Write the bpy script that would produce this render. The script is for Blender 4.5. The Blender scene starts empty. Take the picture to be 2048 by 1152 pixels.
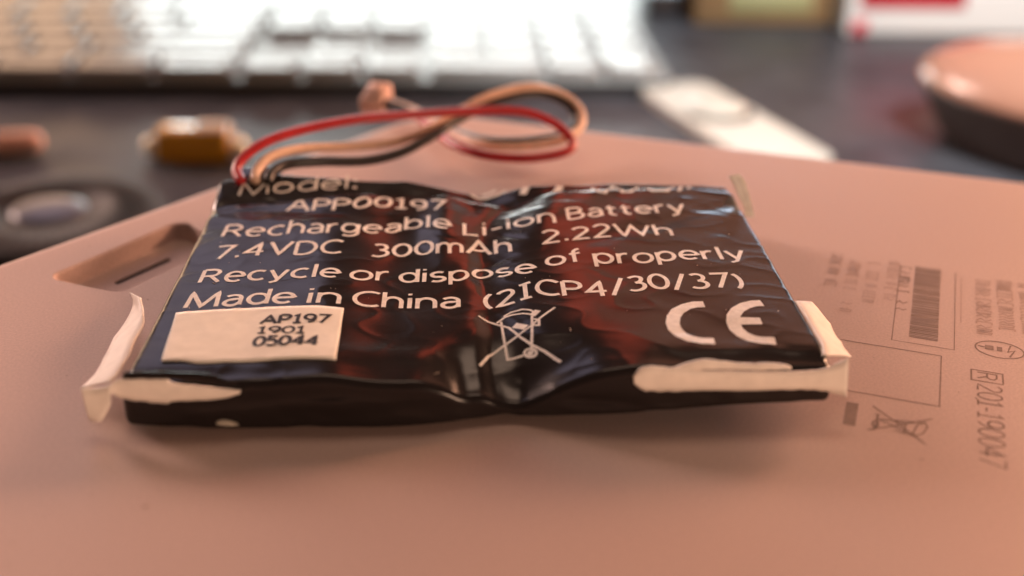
import bpy, bmesh, math, random
from mathutils import Vector, Matrix, noise

MM = 0.001
D2R = math.radians
scene = bpy.context.scene
COL = scene.collection

# ------------------------------------------------------------------ camera
cam_data = bpy.data.cameras.new("camera")
cam_data.sensor_width = 36.0
cam_data.lens = 2309.83 / 2048.0 * 36.0
cam_data.clip_start = 0.004
cam_data.clip_end = 20.0
cam_data.dof.use_dof = True
cam_data.dof.focus_distance = 0.1135
cam_data.dof.aperture_fstop = 14.0
camera = bpy.data.objects.new("camera", cam_data)
COL.objects.link(camera)
YAW, PITCH, ROLL = 0.047366, 0.446982, 0.014451
_f = Vector((math.sin(YAW) * math.cos(PITCH), math.cos(YAW) * math.cos(PITCH), -math.sin(PITCH)))
_r0 = Vector((math.cos(YAW), -math.sin(YAW), 0.0))
_u0 = _r0.cross(_f)
_r = math.cos(ROLL) * _r0 + math.sin(ROLL) * _u0
_u = -math.sin(ROLL) * _r0 + math.cos(ROLL) * _u0
camera.matrix_world = Matrix((
    (_r.x, _u.x, -_f.x, -1.4775 * MM),
    (_r.y, _u.y, -_f.y, -104.698 * MM),
    (_r.z, _u.z, -_f.z, 53.869 * MM),
    (0, 0, 0, 1)))
scene.camera = camera

# ------------------------------------------------------------------ world, lamps, exposure
world = bpy.data.worlds.new("World")
scene.world = world
world.use_nodes = True
world.node_tree.nodes["Background"].inputs[0].default_value = (0.50, 0.28, 0.20, 1)
world.node_tree.nodes["Background"].inputs[1].default_value = 0.16


def area(name, center, look, w, h, color, radiance, spread=180):
    """rectangular lamp (mm) of a given radiance, facing the point look"""
    ld = bpy.data.lights.new(name, 'AREA')
    ld.shape = 'RECTANGLE'
    ld.size, ld.size_y = w * MM, h * MM
    ld.color = color
    ld.energy = radiance * math.pi * w * h * MM * MM
    if spread < 180:
        ld.spread = D2R(spread)
        ld.energy *= 0.085
    o = bpy.data.objects.new(name, ld)
    COL.objects.link(o)
    o.location = Vector(center) * MM
    d = Vector(look) - Vector(center)
    o.rotation_euler = d.to_track_quat('-Z', 'Z').to_euler()
    return o


# white screen and window glow low behind the keyboard (glare on keys and desk)
area("screen_lamp", (-40, 640, -2), (-40, 0, -40), 330, 116, (0.94, 1.0, 0.97), 9.0)
area("screen_lamp_warm", (-330, 620, -2), (-100, 0, -40), 240, 116, (1.0, 0.62, 0.38), 3.4)
area("screen_lamp_blue", (310, 640, 5), (100, 0, -40), 330, 130, (0.66, 0.82, 1.0), 8.0)
# unseen cool, red and dim warm panels added high behind for film reflections
area("film_cool_panel", (-230, 560, 330), (0, 0, 0), 220, 300, (0.86, 0.76, 1.0), 0.80)
area("film_red_panel", (58, 640, 330), (0, 0, 0), 80, 260, (1.0, 0.12, 0.06), 1.6)
area("film_warm_panel", (230, 620, 330), (0, 0, 0), 230, 270, (1.0, 0.38, 0.22), 0.75)
# unseen warm fill panels added at both sides to light the casing
area("orange_fill", (480, 460, 200), (-25, 112, 0), 300, 260, (1.0, 0.50, 0.30), 25.0, 34)
area("pink_fill", (-480, 470, 200), (25, 112, 0), 300, 260, (1.0, 0.66, 0.55), 20.5, 34)
# unseen warm fills added overhead and low behind the camera
area("overhead_fill", (0, 330, 780), (0, 0, 0), 460, 220, (1.0, 0.68, 0.50), 3.2)
area("front_fill", (420, -480, 62), (0, 0, 0), 320, 120, (1.0, 0.62, 0.42), 24.0)


def spot(name, loc, aim, energy, color, size, blend, soft):
    """spot lamp with a soft edged cone (mm, degrees)"""
    sd = bpy.data.lights.new(name, 'SPOT')
    sd.energy, sd.color = energy, color
    sd.spot_size, sd.spot_blend, sd.shadow_soft_size = D2R(size), blend, soft * MM
    so = bpy.data.objects.new(name, sd)
    COL.objects.link(so)
    so.location = Vector(loc) * MM
    so.rotation_euler = (Vector(aim) - Vector(loc)).to_track_quat('-Z', 'Z').to_euler()


spot("back_fill_spot", (200, -100, 470), (160, 300, -40), 26.0, (0.94, 0.97, 1.0), 36, 0.6, 30)  # unseen spot added to brighten the cartons and ivory strip


scene.view_settings.view_transform = 'Standard'
scene.view_settings.look = 'None'
scene.view_settings.exposure = 0.0
scene.view_settings.gamma = 1.0
scene.view_settings.use_curve_mapping = False

# ------------------------------------------------------------------ materials


def material(name, color, rough=0.5, metal=0.0, spec=0.5, coat=0.0, bump=None, vary=None, trans=0.0, rough_vary=None, sheen=0.0):
    """procedural principled material; bump = (scale per mm, strength, distance mm); vary = (scale, amount)"""
    m = bpy.data.materials.new(name)
    m.use_nodes = True
    nt = m.node_tree
    b = nt.nodes["Principled BSDF"]
    b.inputs["Base Color"].default_value = (*color, 1)
    b.inputs["Roughness"].default_value = rough
    b.inputs["Metallic"].default_value = metal
    b.inputs["Specular IOR Level"].default_value = spec
    b.inputs["Coat Weight"].default_value = coat
    b.inputs["Coat Roughness"].default_value = 0.12
    b.inputs["Transmission Weight"].default_value = trans
    tc = nt.nodes.new("ShaderNodeTexCoord")
    if vary:
        n = nt.nodes.new("ShaderNodeTexNoise")
        n.inputs["Scale"].default_value = vary[0] * 1000
        n.inputs["Detail"].default_value = 5
        nt.links.new(tc.outputs["Object"], n.inputs["Vector"])
        r = nt.nodes.new("ShaderNodeMapRange")
        r.inputs["From Min"].default_value = 0.3
        r.inputs["From Max"].default_value = 0.7
        r.inputs["To Min"].default_value = 1 - vary[1]
        r.inputs["To Max"].default_value = 1 + vary[1]
        nt.links.new(n.outputs["Fac"], r.inputs["Value"])
        mx = nt.nodes.new("ShaderNodeVectorMath")
        mx.operation = 'SCALE'
        mx.inputs[0].default_value = color
        nt.links.new(r.outputs["Result"], mx.inputs["Scale"])
        nt.links.new(mx.outputs["Vector"], b.inputs["Base Color"])
    if rough_vary:
        n = nt.nodes.new("ShaderNodeTexNoise")
        n.inputs["Scale"].default_value = rough_vary[0] * 1000
        n.inputs["Detail"].default_value = 4
        nt.links.new(tc.outputs["Object"], n.inputs["Vector"])
        r = nt.nodes.new("ShaderNodeMapRange")
        r.inputs["From Min"].default_value = 0.35
        r.inputs["From Max"].default_value = 0.65
        r.inputs["To Min"].default_value = rough - rough_vary[1]
        r.inputs["To Max"].default_value = rough + rough_vary[1]
        nt.links.new(n.outputs["Fac"], r.inputs["Value"])
        nt.links.new(r.outputs["Result"], b.inputs["Roughness"])
    if bump:
        prev = None
        for sc, st, di in (bump if isinstance(bump, list) else [bump]):
            n = nt.nodes.new("ShaderNodeTexNoise")
            n.inputs["Scale"].default_value = sc * 1000
            n.inputs["Detail"].default_value = 4
            nt.links.new(tc.outputs["Object"], n.inputs["Vector"])
            bp = nt.nodes.new("ShaderNodeBump")
            bp.inputs["Strength"].default_value = st
            bp.inputs["Distance"].default_value = di * MM
            nt.links.new(n.outputs["Fac"], bp.inputs["Height"])
            if prev:
                nt.links.new(prev.outputs["Normal"], bp.inputs["Normal"])
            prev = bp
        nt.links.new(prev.outputs["Normal"], b.inputs["Normal"])
    return m


M_CASE = material("rose_metal", (0.59, 0.445, 0.395), 0.55, 0.35, bump=[(6.0, 0.35, 0.02), (0.9, 0.04, 0.05)], vary=(4.0, 0.09), rough_vary=(0.03, 0.03))
M_ENGRAVE = material("engraved_print", (0.29, 0.20, 0.165), 0.6, 0.3, vary=(1.2, 0.12))
M_FAINT = material("faint_print", (0.47, 0.33, 0.28), 0.55, 0.35, vary=(1.0, 0.10))
M_SLOT_SHADOW = material("slot_and_shadow", (0.03, 0.02, 0.018), 0.7)  # near black for slot, crescent and painted box shadow
M_FILM = material("black_film", (0.014, 0.011, 0.011), 0.21, 0.0, 0.5, bump=[(0.15, 0.05, 0.30)], rough_vary=(0.25, 0.03))
M_INK = material("white_ink", (0.90, 0.86, 0.80), 0.40, vary=(1.8, 0.12))
M_PAPER = material("white_paper", (0.90, 0.86, 0.77), 0.75, vary=(0.8, 0.04), bump=(2.0, 0.10, 0.05))
M_BLACKINK = material("black_ink", (0.015, 0.014, 0.016), 0.5)
M_TAPE = material("white_tape", (0.90, 0.83, 0.75), 0.55, vary=(0.7, 0.06), bump=(0.8, 0.12, 0.12))
M_GREYTAPE = material("grey_tape", (0.75, 0.70, 0.60), 0.8, trans=0.5, vary=(0.8, 0.12))
M_RED = material("red_insulation", (0.42, 0.012, 0.018), 0.38, vary=(0.6, 0.08))
M_TAN = material("tan_insulation", (0.70, 0.47, 0.34), 0.42, vary=(0.6, 0.08))
M_BLK = material("black_insulation", (0.015, 0.013, 0.013), 0.38)
M_CONN = material("connector_plastic", (0.62, 0.40, 0.33), 0.5, vary=(0.5, 0.05))
M_TABLE = material("dark_desk", (0.046, 0.048, 0.055), 0.42, 0.0, 0.38, bump=[(0.25, 0.05, 0.20), (1.0, 0.03, 0.1)], vary=(0.06, 0.35), rough_vary=(0.05, 0.08))
M_KEY = material("key_plastic", (0.20, 0.195, 0.185), 0.30, 0.0, 0.6, vary=(0.05, 0.10))
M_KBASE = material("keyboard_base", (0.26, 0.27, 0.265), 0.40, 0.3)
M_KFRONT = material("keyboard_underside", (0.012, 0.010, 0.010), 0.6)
M_MOUSE = material("mouse_side", (0.030, 0.020, 0.017), 0.45, vary=(0.1, 0.1))
M_MTOP = material("mouse_shell", (0.42, 0.22, 0.15), 0.25, 0.0, coat=0.3)
M_AMBER = material("amber_body", (0.72, 0.36, 0.02), 0.22, coat=0.4)
M_BRASS = material("pale_metal", (0.90, 0.84, 0.62), 0.30, 0.3)
M_PEN = material("copper_plastic", (0.92, 0.52, 0.38), 0.3, coat=0.2)
M_PUCK = material("puck_rubber", (0.022, 0.018, 0.018), 0.62, 0.0, 0.25)
M_GLASS = material("puck_centre", (0.09, 0.10, 0.15), 0.30, coat=0.1)
M_IVORY = material("ivory_plastic", (0.56, 0.54, 0.47), 0.3, vary=(0.05, 0.04))
M_WBOX = material("white_carton", (0.82, 0.80, 0.76), 0.5)
M_RBOX = material("red_print", (0.62, 0.012, 0.035), 0.45)
M_BROWN = material("brown_carton", (0.24, 0.14, 0.06), 0.7, vary=(0.02, 0.25))
M_YELLOW = material("yellow_print", (0.34, 0.32, 0.15), 0.6)
M_BLUE = material("pale_blue_card", (0.50, 0.66, 0.72), 0.5)
M_DUST = material("dust", (0.45, 0.36, 0.30), 0.9)


# ------------------------------------------------------------------ object helpers (all coordinates in mm)


def obj(name, verts, faces, mat, parent=None, smooth=False, loc=(0, 0, 0)):
    me = bpy.data.meshes.new(name)
    me.from_pydata([(v[0] * MM, v[1] * MM, v[2] * MM) for v in verts], [], faces)
    me.validate()
    me.materials.append(mat)
    if smooth:
        for p in me.polygons:
            p.use_smooth = True
    me.update()
    o = bpy.data.objects.new(name, me)
    COL.objects.link(o)
    o.location = Vector(loc) * MM
    if parent is not None:
        o.parent = parent
    return o


def empty(name, loc, label, cat, group=None):
    o = bpy.data.objects.new(name, None)
    o.empty_display_size = 0.005
    COL.objects.link(o)
    o.location = Vector(loc) * MM
    o["label"] = label
    o["category"] = cat
    if group:
        o["group"] = group
    return o


def fix_normals(o):
    bm = bmesh.new()
    bm.from_mesh(o.data)
    bmesh.ops.recalc_face_normals(bm, faces=bm.faces)
    bm.to_mesh(o.data)
    bm.free()
    return o


def catmull(pts, per=8):
    """smooth polyline through points (tuples of any length)"""
    out = []
    n = len(pts)
    for i in range(n - 1):
        p0 = pts[max(i - 1, 0)]
        p1, p2 = pts[i], pts[i + 1]
        p3 = pts[min(i + 2, n - 1)]
        for k in range(per):
            t = k / per
            out.append(tuple(0.5 * (2 * b + (c - a) * t + (2 * a - 5 * b + 4 * c - d) * t * t + (3 * b - a - 3 * c + d) * t ** 3)
                             for a, b, c, d in zip(p0, p1, p2, p3)))
    out.append(tuple(pts[-1]))
    return out


def tube(name, pts, radius, mat, parent=None, seg=10, per=8):
    path = [Vector(p) for p in catmull(pts, per)]
    verts, faces = [], []
    up = Vector((0, 0, 1))
    prev = None
    for i, p in enumerate(path):
        t = (path[min(i + 1, len(path) - 1)] - path[max(i - 1, 0)]).normalized()
        if prev is None:
            a = t.cross(up)
            if a.length < 1e-3:
                a = t.cross(Vector((1, 0, 0)))
            a.normalize()
        else:
            a = (prev - t * prev.dot(t)).normalized()
        prev = a
        b = t.cross(a)
        for k in range(seg):
            q = 2 * math.pi * k / seg
            verts.append(tuple(p + radius * (math.cos(q) * a + math.sin(q) * b)))
    for i in range(len(path) - 1):
        for k in range(seg):
            k2 = (k + 1) % seg
            faces.append((i * seg + k, i * seg + k2, (i + 1) * seg + k2, (i + 1) * seg + k))
    faces.append(tuple(range(seg))[::-1])
    faces.append(tuple(range((len(path) - 1) * seg, len(path) * seg)))
    return fix_normals(obj(name, verts, faces, mat, parent, True))


def lathe(name, prof, mat, parent=None, seg=40, axis='Z', loc=(0, 0, 0), smooth=True):
    """prof = [(radius, height)]"""
    verts, faces = [], []
    for r, h in prof:
        for k in range(seg):
            a = 2 * math.pi * k / seg
            v = (r * math.cos(a), r * math.sin(a), h)
            if axis == 'X':
                v = (h, v[0], v[1])
            verts.append(v)
    for i in range(len(prof) - 1):
        for k in range(seg):
            k2 = (k + 1) % seg
            faces.append((i * seg + k, i * seg + k2, (i + 1) * seg + k2, (i + 1) * seg + k))
    faces.append(tuple(range(seg))[::-1])
    faces.append(tuple(range((len(prof) - 1) * seg, len(prof) * seg)))
    o = fix_normals(obj(name, verts, faces, mat, parent, smooth, loc))
    return o


def rounded_box_mesh(name, sx, sy, sz, r, mat, seg=2, dish=0.0, taper=0.0):
    bm = bmesh.new()
    bmesh.ops.create_cube(bm, size=1.0)
    for v in bm.verts:
        k = 1 - taper if v.co.z > 0 else 1
        v.co = Vector((v.co.x * sx * k, v.co.y * sy * k, (v.co.z + 0.5) * sz)) * MM
    bmesh.ops.bevel(bm, geom=bm.edges[:], offset=r * MM, segments=seg, profile=0.5, affect='EDGES')
    if dish:
        top = [f for f in bm.faces if f.normal.z > 0.99]
        top.sort(key=lambda f: -f.calc_area())
        ret = bmesh.ops.inset_region(bm, faces=[top[0]], thickness=min(sx, sy) * 0.22 * MM)
        for v in top[0].verts:
            v.co.z -= dish * MM
    me = bpy.data.meshes.new(name)
    bm.to_mesh(me)
    bm.free()
    for p in me.polygons:
        p.use_smooth = True
    me.materials.append(mat)
    return me


def link(name, me, parent, loc, rot=(0, 0, 0)):
    o = bpy.data.objects.new(name, me)
    COL.objects.link(o)
    o.location = Vector(loc) * MM
    o.rotation_euler = rot
    o.parent = parent
    return o


def ribbon(path, width, lift, close=False):
    """flat stroke in the xy plane along path [(x, y)], returns verts (x, y, lift) and faces"""
    n = len(path)
    na = max(1, int(math.ceil(width / 0.3)))
    vs, fs = [], []
    for i in range(n):
        if close:
            a, b = path[(i - 1) % n], path[(i + 1) % n]
        else:
            a, b = path[max(i - 1, 0)], path[min(i + 1, n - 1)]
        dx, dy = b[0] - a[0], b[1] - a[1]
        l = math.hypot(dx, dy) or 1e-6
        nx, ny = -dy / l, dx / l
        # widen at bends so that the stroke keeps its width
        m = 1.0
        if 0 < i < n - 1 or close:
            p, q, r = path[(i - 1) % n], path[i], path[(i + 1) % n]
            l1 = math.hypot(q[0] - p[0], q[1] - p[1]) or 1e-6
            c = ((q[0] - p[0]) * dx + (q[1] - p[1]) * dy) / (l1 * l)
            m = 1 / max(c, 0.55)
        w = width * 0.5 * m
        for c in range(na + 1):
            k = 1 - 2 * c / na
            vs.append((path[i][0] + nx * w * k, path[i][1] + ny * w * k, lift))
    m = na + 1
    for i in range(n - 1 + (1 if close else 0)):
        j = (i + 1) % n
        for c in range(na):
            fs.append((m * i + c + 1, m * j + c + 1, m * j + c, m * i + c))
    return vs, fs


def resample(path, step):
    out = [path[0]]
    for a, b in zip(path[:-1], path[1:]):
        l = math.hypot(b[0] - a[0], b[1] - a[1])
        k = max(1, int(math.ceil(l / step)))
        for i in range(1, k + 1):
            out.append((a[0] + (b[0] - a[0]) * i / k, a[1] + (b[1] - a[1]) * i / k))
    return out


def strokes_mesh(name, strokes, mat, parent, place, width, step=0.35):
    """strokes = [path | (path, width)] ; place(x, y, lift) -> xyz mm"""
    V, F = [], []
    for k, s in enumerate(strokes):
        w = width
        if isinstance(s, tuple):
            s, w = s
        path = resample(s, step)
        vs, fs = ribbon(path, w, 0.030 + 0.006 * (k % 4))
        b = len(V)
        V += [place(*v) for v in vs]
        F += [tuple(i + b for i in f) for f in fs]
    return obj(name, V, F, mat, parent)


# ------------------------------------------------------------------ stroke alphabet (cap height 1)
def arc(cx, cy, rx, ry, a0, a1, n=None):
    n = n or max(6, int(abs(a1 - a0) / 15))
    return [(cx + rx * math.cos(D2R(a0 + (a1 - a0) * i / n)), cy + ry * math.sin(D2R(a0 + (a1 - a0) * i / n))) for i in range(n + 1)]


def dot(x, y, s=0.06):
    return ([(x - s, y), (x + s, y)], s * 2)


GLYPH = {
    'A': (.86, [[(0, 0), (.43, 1), (.86, 0)], [(.15, .34), (.71, .34)]]),
    'P': (.60, [[(0, 0), (0, 1)], [(0, 1), (.28, 1)] + arc(.30, .73, .29, .27, 85, -85) + [(.28, .46), (0, .46)]]),
    'R': (.66, [[(0, 0), (0, 1)], [(0, 1), (.28, 1)] + arc(.30, .75, .27, .25, 85, -85) + [(.28, .50), (0, .50)], [(.30, .50), (.64, 0)]]),
    'B': (.62, [[(0, 0), (0, 1)], [(0, 1), (.28, 1)] + arc(.29, .765, .24, .235, 85, -85) + [(.28, .53), (0, .53)],
                [(.28, .53)] + arc(.31, .265, .29, .265, 85, -85) + [(.28, 0), (0, 0)]]),
    'D': (.74, [[(0, 0), (0, 1)], [(0, 1), (.26, 1)] + arc(.26, .5, .46, .5, 88, -88) + [(.26, 0), (0, 0)]]),
    'C': (.70, [arc(.46, .5, .45, .5, 52, 308)]),
    'V': (.80, [[(0, 1), (.40, 0), (.80, 1)]]),
    'W': (1.24, [[(0, 1), (.31, 0), (.62, .95), (.93, 0), (1.24, 1)]]),
    'M': (.94, [[(0, 0), (.06, 1), (.47, .05), (.88, 1), (.94, 0)]]),
    'L': (.52, [[(0, 1), (0, 0), (.52, 0)]]),
    'I': (.40, [[(.20, 0), (.20, 1)], [(0, 1), (.40, 1)], [(0, 0), (.40, 0)]]),
    'O': (.84, [arc(.42, .5, .42, .5, 0, 360)]),
    '0': (.62, [arc(.31, .5, .31, .5, 0, 360)]),
    '1': (.44, [[(.02, .80), (.24, 1), (.24, 0)], [(0, 0), (.46, 0)]]),
    '2': (.58, [arc(.28, .73, .27, .27, 155, -25) + [(.02, 0), (.58, 0)]]),
    '3': (.56, [arc(.24, .76, .25, .24, 135, -88), arc(.24, .265, .31, .265, 88, -140)]),
    '4': (.66, [[(.48, 0), (.48, 1), (0, .30), (.66, .30)]]),
    '5': (.56, [[(.52, 1), (.09, 1), (.05, .56)] + arc(.25, .32, .30, .32, 112, -140)]),
    '7': (.58, [[(0, 1), (.58, 1), (.18, 0)]]),
    '9': (.60, [arc(.30, .69, .29, .31, 0, 360), arc(.16, .50, .44, .50, 22, -80)]),
    'a': (.52, [arc(.25, .46, .25, .24, 140, 0) + [(.50, 0)], [(.50, .40), (.28, .39)] + arc(.25, .195, .23, .195, 95, 350)]),
    'b': (.60, [[(0, 0), (0, 1.04)], arc(.29, .35, .29, .35, 0, 360)]),
    'c': (.54, [arc(.34, .35, .33, .35, 55, 305)]),
    'd': (.60, [[(.60, 0), (.60, 1.04)], arc(.31, .35, .29, .35, 0, 360)]),
    'e': (.60, [[(.02, .37), (.59, .37)] + arc(.31, .35, .30, .35, 6, 312)]),
    'f': (.40, [[(.16, 0), (.16, .78)] + arc(.36, .80, .20, .24, 178, 85), [(0, .70), (.38, .70)]]),
    'g': (.58, [arc(.28, .35, .28, .35, 0, 360), [(.57, .70), (.57, 0)] + arc(.29, -.04, .28, .25, 0, -145)]),
    'h': (.54, [[(0, 0), (0, 1.04)], [(0, .40)] + arc(.27, .41, .26, .29, 165, 0) + [(.53, 0)]]),
    'i': (.08, [[(.04, 0), (.04, .70)], dot(.04, .95)]),
    'l': (.08, [[(.04, 0), (.04, 1.04)]]),
    'm': (.92, [[(0, 0), (0, .70)], [(0, .40)] + arc(.23, .43, .22, .27, 165, 0) + [(.45, 0)], [(.45, .40)] + arc(.68, .43, .22, .27, 165, 0) + [(.90, 0)]]),
    'n': (.54, [[(0, 0), (0, .70)], [(0, .40)] + arc(.27, .41, .26, .29, 165, 0) + [(.53, 0)]]),
    'o': (.62, [arc(.31, .35, .31, .35, 0, 360)]),
    'p': (.60, [[(0, -.28), (0, .70)], arc(.29, .35, .29, .35, 0, 360)]),
    'r': (.34, [[(0, 0), (0, .70)], [(0, .38)] + arc(.26, .40, .25, .30, 165, 75)]),
    's': (.46, [arc(.23, .52, .22, .18, 40, 250, 10) + arc(.22, .17, .24, .17, 80, -140, 12)]),
    't': (.38, [[(.15, .92), (.15, .18)] + arc(.33, .18, .18, .18, 180, 280), [(0, .70), (.38, .70)]]),
    'y': (.56, [[(0, .70), (.29, 0)], [(.58, .70), (.24, -.18), (.04, -.28)]]),
    '.': (.10, [dot(.05, .06, .07)]),
    ':': (.10, [dot(.05, .06, .07), dot(.05, .6, .07)]),
    '-': (.34, [[(0, .34), (.34, .34)]]),
    '/': (.42, [[(0, -.10), (.42, 1.04)]]),
    '(': (.24, [arc(.52, .42, .50, .66, 128, 232)]),
    ')': (.24, [arc(-.28, .42, .50, .66, 52, -52)]),
    ' ': (.40, []),
}
GAP = 0.20


def word_strokes(text, gap=GAP):
    """strokes of a word with x from 0 to 1 and y in cap heights"""
    x, out = 0.0, []
    for ch in text:
        w, st = GLYPH[ch]
        for s in st:
            if isinstance(s, tuple):
                out.append(([(px + x, py) for px, py in s[0]], s[1]))
            else:
                out.append([(px + x, py) for px, py in s])
        x += w + gap
    W = x - gap
    return [(([(a / W, b) for a, b in s[0]], s[1]) if isinstance(s, tuple) else [(a / W, b) for a, b in s]) for s in out]


# ------------------------------------------------------------ shape of the battery film (mm)
def sstep(a, b, x):
    t = min(1.0, max(0.0, (x - a) / (b - a)))
    return t * t * (3 - 2 * t)


def lerp_table(tab, x):
    if x <= tab[0][0]:
        return tab[0][1]
    for (a, va), (b, vb) in zip(tab[:-1], tab[1:]):
        if x <= b:
            return va + (vb - va) * (x - a) / (b - a)
    return tab[-1][1]


def gauss(x, s):
    return math.exp(-(x / s) ** 2)


CREASE = [(-21, 1.7), (-15, 1.2), (-11, 1.5), (-7, 0.9), (-3, 1.1), (1, 0.5), (5, 0.9), (9, 0.4), (12, 1.2), (16.4, 2.1), (21, 3.8)]
NOTCH = [(-13, 0.0), (-5, 0.25), (-3.0, 0.9), (-1.4, 1.75), (0.6, 1.7), (2.0, 2.0), (3.5, 2.4), (5.2, 1.9), (7.5, 1.1), (10, 0.5), (13, 0.1), (15, 0)]
FOLD = [(-30, 20.4), (-20, 22.0), (-12, 23.8), (-4, 23.2), (2, 21.2), (6, 21.8), (16, 22.6), (25, 22.8), (30, 21.6)]
BACK = [(-30, 25.8), (-24, 27.8), (-14, 27.4), (-8, 27.2), (-2, 25.6), (1.5, 24.6), (6, 25.0), (20, 25.4), (30, 24.4)]
BOTTOM = [(-30.5, 0.45), (-26, 0.20), (-18, 0.03), (-8, 0.03), (0, 0.45), (2.2, 0.85), (3.5, 0.65), (10, 1.10), (20, 1.70), (30.5, 2.20)]


def lift(x, xc):
    return 0.95 * sstep(-0.5, 10.0, x - xc) + 0.012 * max(0.0, x - 4)


def top_height(x, y):
    xc = sum(lerp_table(CREASE, y + d) for d in (-1.6, -0.8, 0.0, 0.8, 1.6)) / 5
    h = 4.72 + lift(x, xc)
    # pillowed cells
    h -= 0.0011 * (x + 15.5) ** 2 * (1 if x < xc else 0) * sstep(xc + 1, xc - 6, x)
    h -= 0.30 * (abs(x) / 30.0) ** 8
    # ripple of the slack film on the left cell
    h += 0.30 * gauss(x + 15.0, 5.0) - 0.28 * gauss(x + 8.2, 3.6)
    h += 0.55 * gauss(x + 3.4, 2.0) * sstep(0, 12, y)
    # crease between the two cells: steep on the left, shallow on the right
    d = x - xc
    h -= (0.42 + 0.15 * math.sin(y * 0.35) + 0.15 * sstep(-4, -14, y)) * (gauss(d, 1.25) if d < 0 else gauss(d, 3.0))
    # ridge running out of the crease to the right rear
    h += 0.35 * gauss(x - 6.5 - 0.25 * (y - 10), 2.2) * sstep(4, 14, y)
    # shallow diagonal dents
    h -= 0.10 * gauss((x - 14) * 0.8 + (y + 2) * 0.6, 2.6)
    h -= 0.16 * gauss((x - 20) * 0.5 - (y - 12) * 0.86, 1.5) * sstep(6, 14, x)
    h += 0.14 * gauss((x + 24) * 0.25 + (y - 15.5) * 0.95, 1.1) * sstep(-8, -18, x)
    h -= 0.14 * gauss((x + 22) * 0.2 + (y - 18.4) * 0.98, 1.0) * sstep(-6, -16, x)
    # sag of the front edge where the film is loose
    k = sstep(-10.0, -19.8, y)
    h -= sum(lerp_table(NOTCH, x + d) for d in (-0.6, -0.3, 0.0, 0.3, 0.6)) / 5 * 1.25 * k ** 1.4
    h += 0.28 * gauss(y + 15.5, 2.0) * gauss(x + 7.0, 5.0)
    h -= 0.35 * sstep(-16.0, -19.2, y) * sstep(13, 18, x)
    h -= 0.28 * sstep(-16.6, -19.2, y) * sstep(-12, -18, x)
    # step down to the circuit board behind the cells
    f = lerp_table(FOLD, x)
    shelf = 4.15 + 0.95 * sstep(-1, 10, x) + (0.28 - 0.16 * sstep(-9, 0, x)) * (y - f) - 0.5 * gauss(x - 1.5, 3.0)
    s = sstep(f - 0.7, f + 0.7, y)
    h = h * (1 - s) + shelf * s
    # wrinkle bead in front of the fold
    h += 0.10 * gauss(y - f + 1.3, 0.6) * (0.6 + 0.4 * math.sin(x * 0.9 + 1.0))
    return h


# short sharp creases of the film: x, y, direction, half length, height, half width
random.seed(11)
WRINKLES = []
for k in range(16):
    WRINKLES.append((1.2 + random.uniform(-5, 7), random.uniform(-17, 18), D2R(random.choice([25, 40, 140, 155]) + random.uniform(-12, 12)), random.uniform(2, 5.5), random.uniform(-0.13, 0.15), random.uniform(0.35, 0.6)))
for k in range(16):
    WRINKLES.append((random.uniform(-29, 29), random.uniform(13, 21), D2R(random.uniform(-16, 16)), random.uniform(3, 7), random.uniform(-0.06, 0.08), random.uniform(0.4, 0.7)))
for k in range(14):
    WRINKLES.append((random.uniform(-27, 27), random.uniform(-19, -14), D2R(random.uniform(-25, 25)), random.uniform(2, 6), random.uniform(-0.08, 0.12), random.uniform(0.35, 0.6)))
for k in range(10):
    WRINKLES.append((random.choice([-1, 1]) * random.uniform(25, 30), random.uniform(-15, 18), D2R(random.uniform(-30, 30)), random.uniform(1.5, 3.5), random.uniform(-0.03, 0.04), random.uniform(0.4, 0.6)))
for k in range(14):
    WRINKLES.append((random.uniform(-28, 28), random.uniform(-12, 14), D2R(random.uniform(-35, 35)), random.uniform(2, 5), random.uniform(-0.035, 0.04), random.uniform(0.4, 0.7)))
WRINKLES = [(x, y, math.cos(a), math.sin(a), l, h, w) for x, y, a, l, h, w in WRINKLES]


def film_noise(x, y):
    n = noise.noise(Vector((x * 0.14, y * 0.16, 3.1))) * 0.14
    r = 1 - abs(noise.noise(Vector((x * 0.22 + y * 0.10, y * 0.30 - x * 0.05, 7.7)))) * 2.2
    n += 0.045 * max(0.0, r) ** 3
    e = sstep(14, 22, y) * 0.8 + sstep(-13, -19, y) * 0.4 + gauss(x - 1.2, 4) * 0.3
    n += e * 0.12 * noise.noise(Vector((x * 0.40, y * 0.40, 1.3)))
    for wx, wy, c, s, l, h, w in WRINKLES:
        dx, dy = x - wx, y - wy
        u = dx * c + dy * s
        if abs(u) < l:
            v = (dy * c - dx * s + 0.06 * u * u / l) / w
            if abs(v) < 2.5:
                n += h * math.exp(-abs(v) ** 1.3) * (1 - (u / l) ** 2) ** 2
    return n


def film_top(x, y):
    return top_height(x, y) + film_noise(x, y)


def on_film(x, y, z):
    return (x, y, film_top(x, y) + z)


# ------------------------------------------------------------------ desk
TZ = -52.0
desk = obj("desk", [(-900, -500, TZ), (900, -500, TZ), (900, 900, TZ), (-900, 900, TZ),
                    (-900, -500, TZ - 25), (900, -500, TZ - 25), (900, 900, TZ - 25), (-900, 900, TZ - 25)],
           [(0, 1, 2, 3), (7, 6, 5, 4), (0, 4, 5, 1), (1, 5, 6, 2), (2, 6, 7, 3), (3, 7, 4, 0)], M_TABLE)
desk["kind"] = "structure"

# ------------------------------------------------------------------ rose metal casing the battery lies on
casing = empty("device_casing", (0, 0, TZ), "rose gold metal device casing lying upside down under the battery", "casing")


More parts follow.
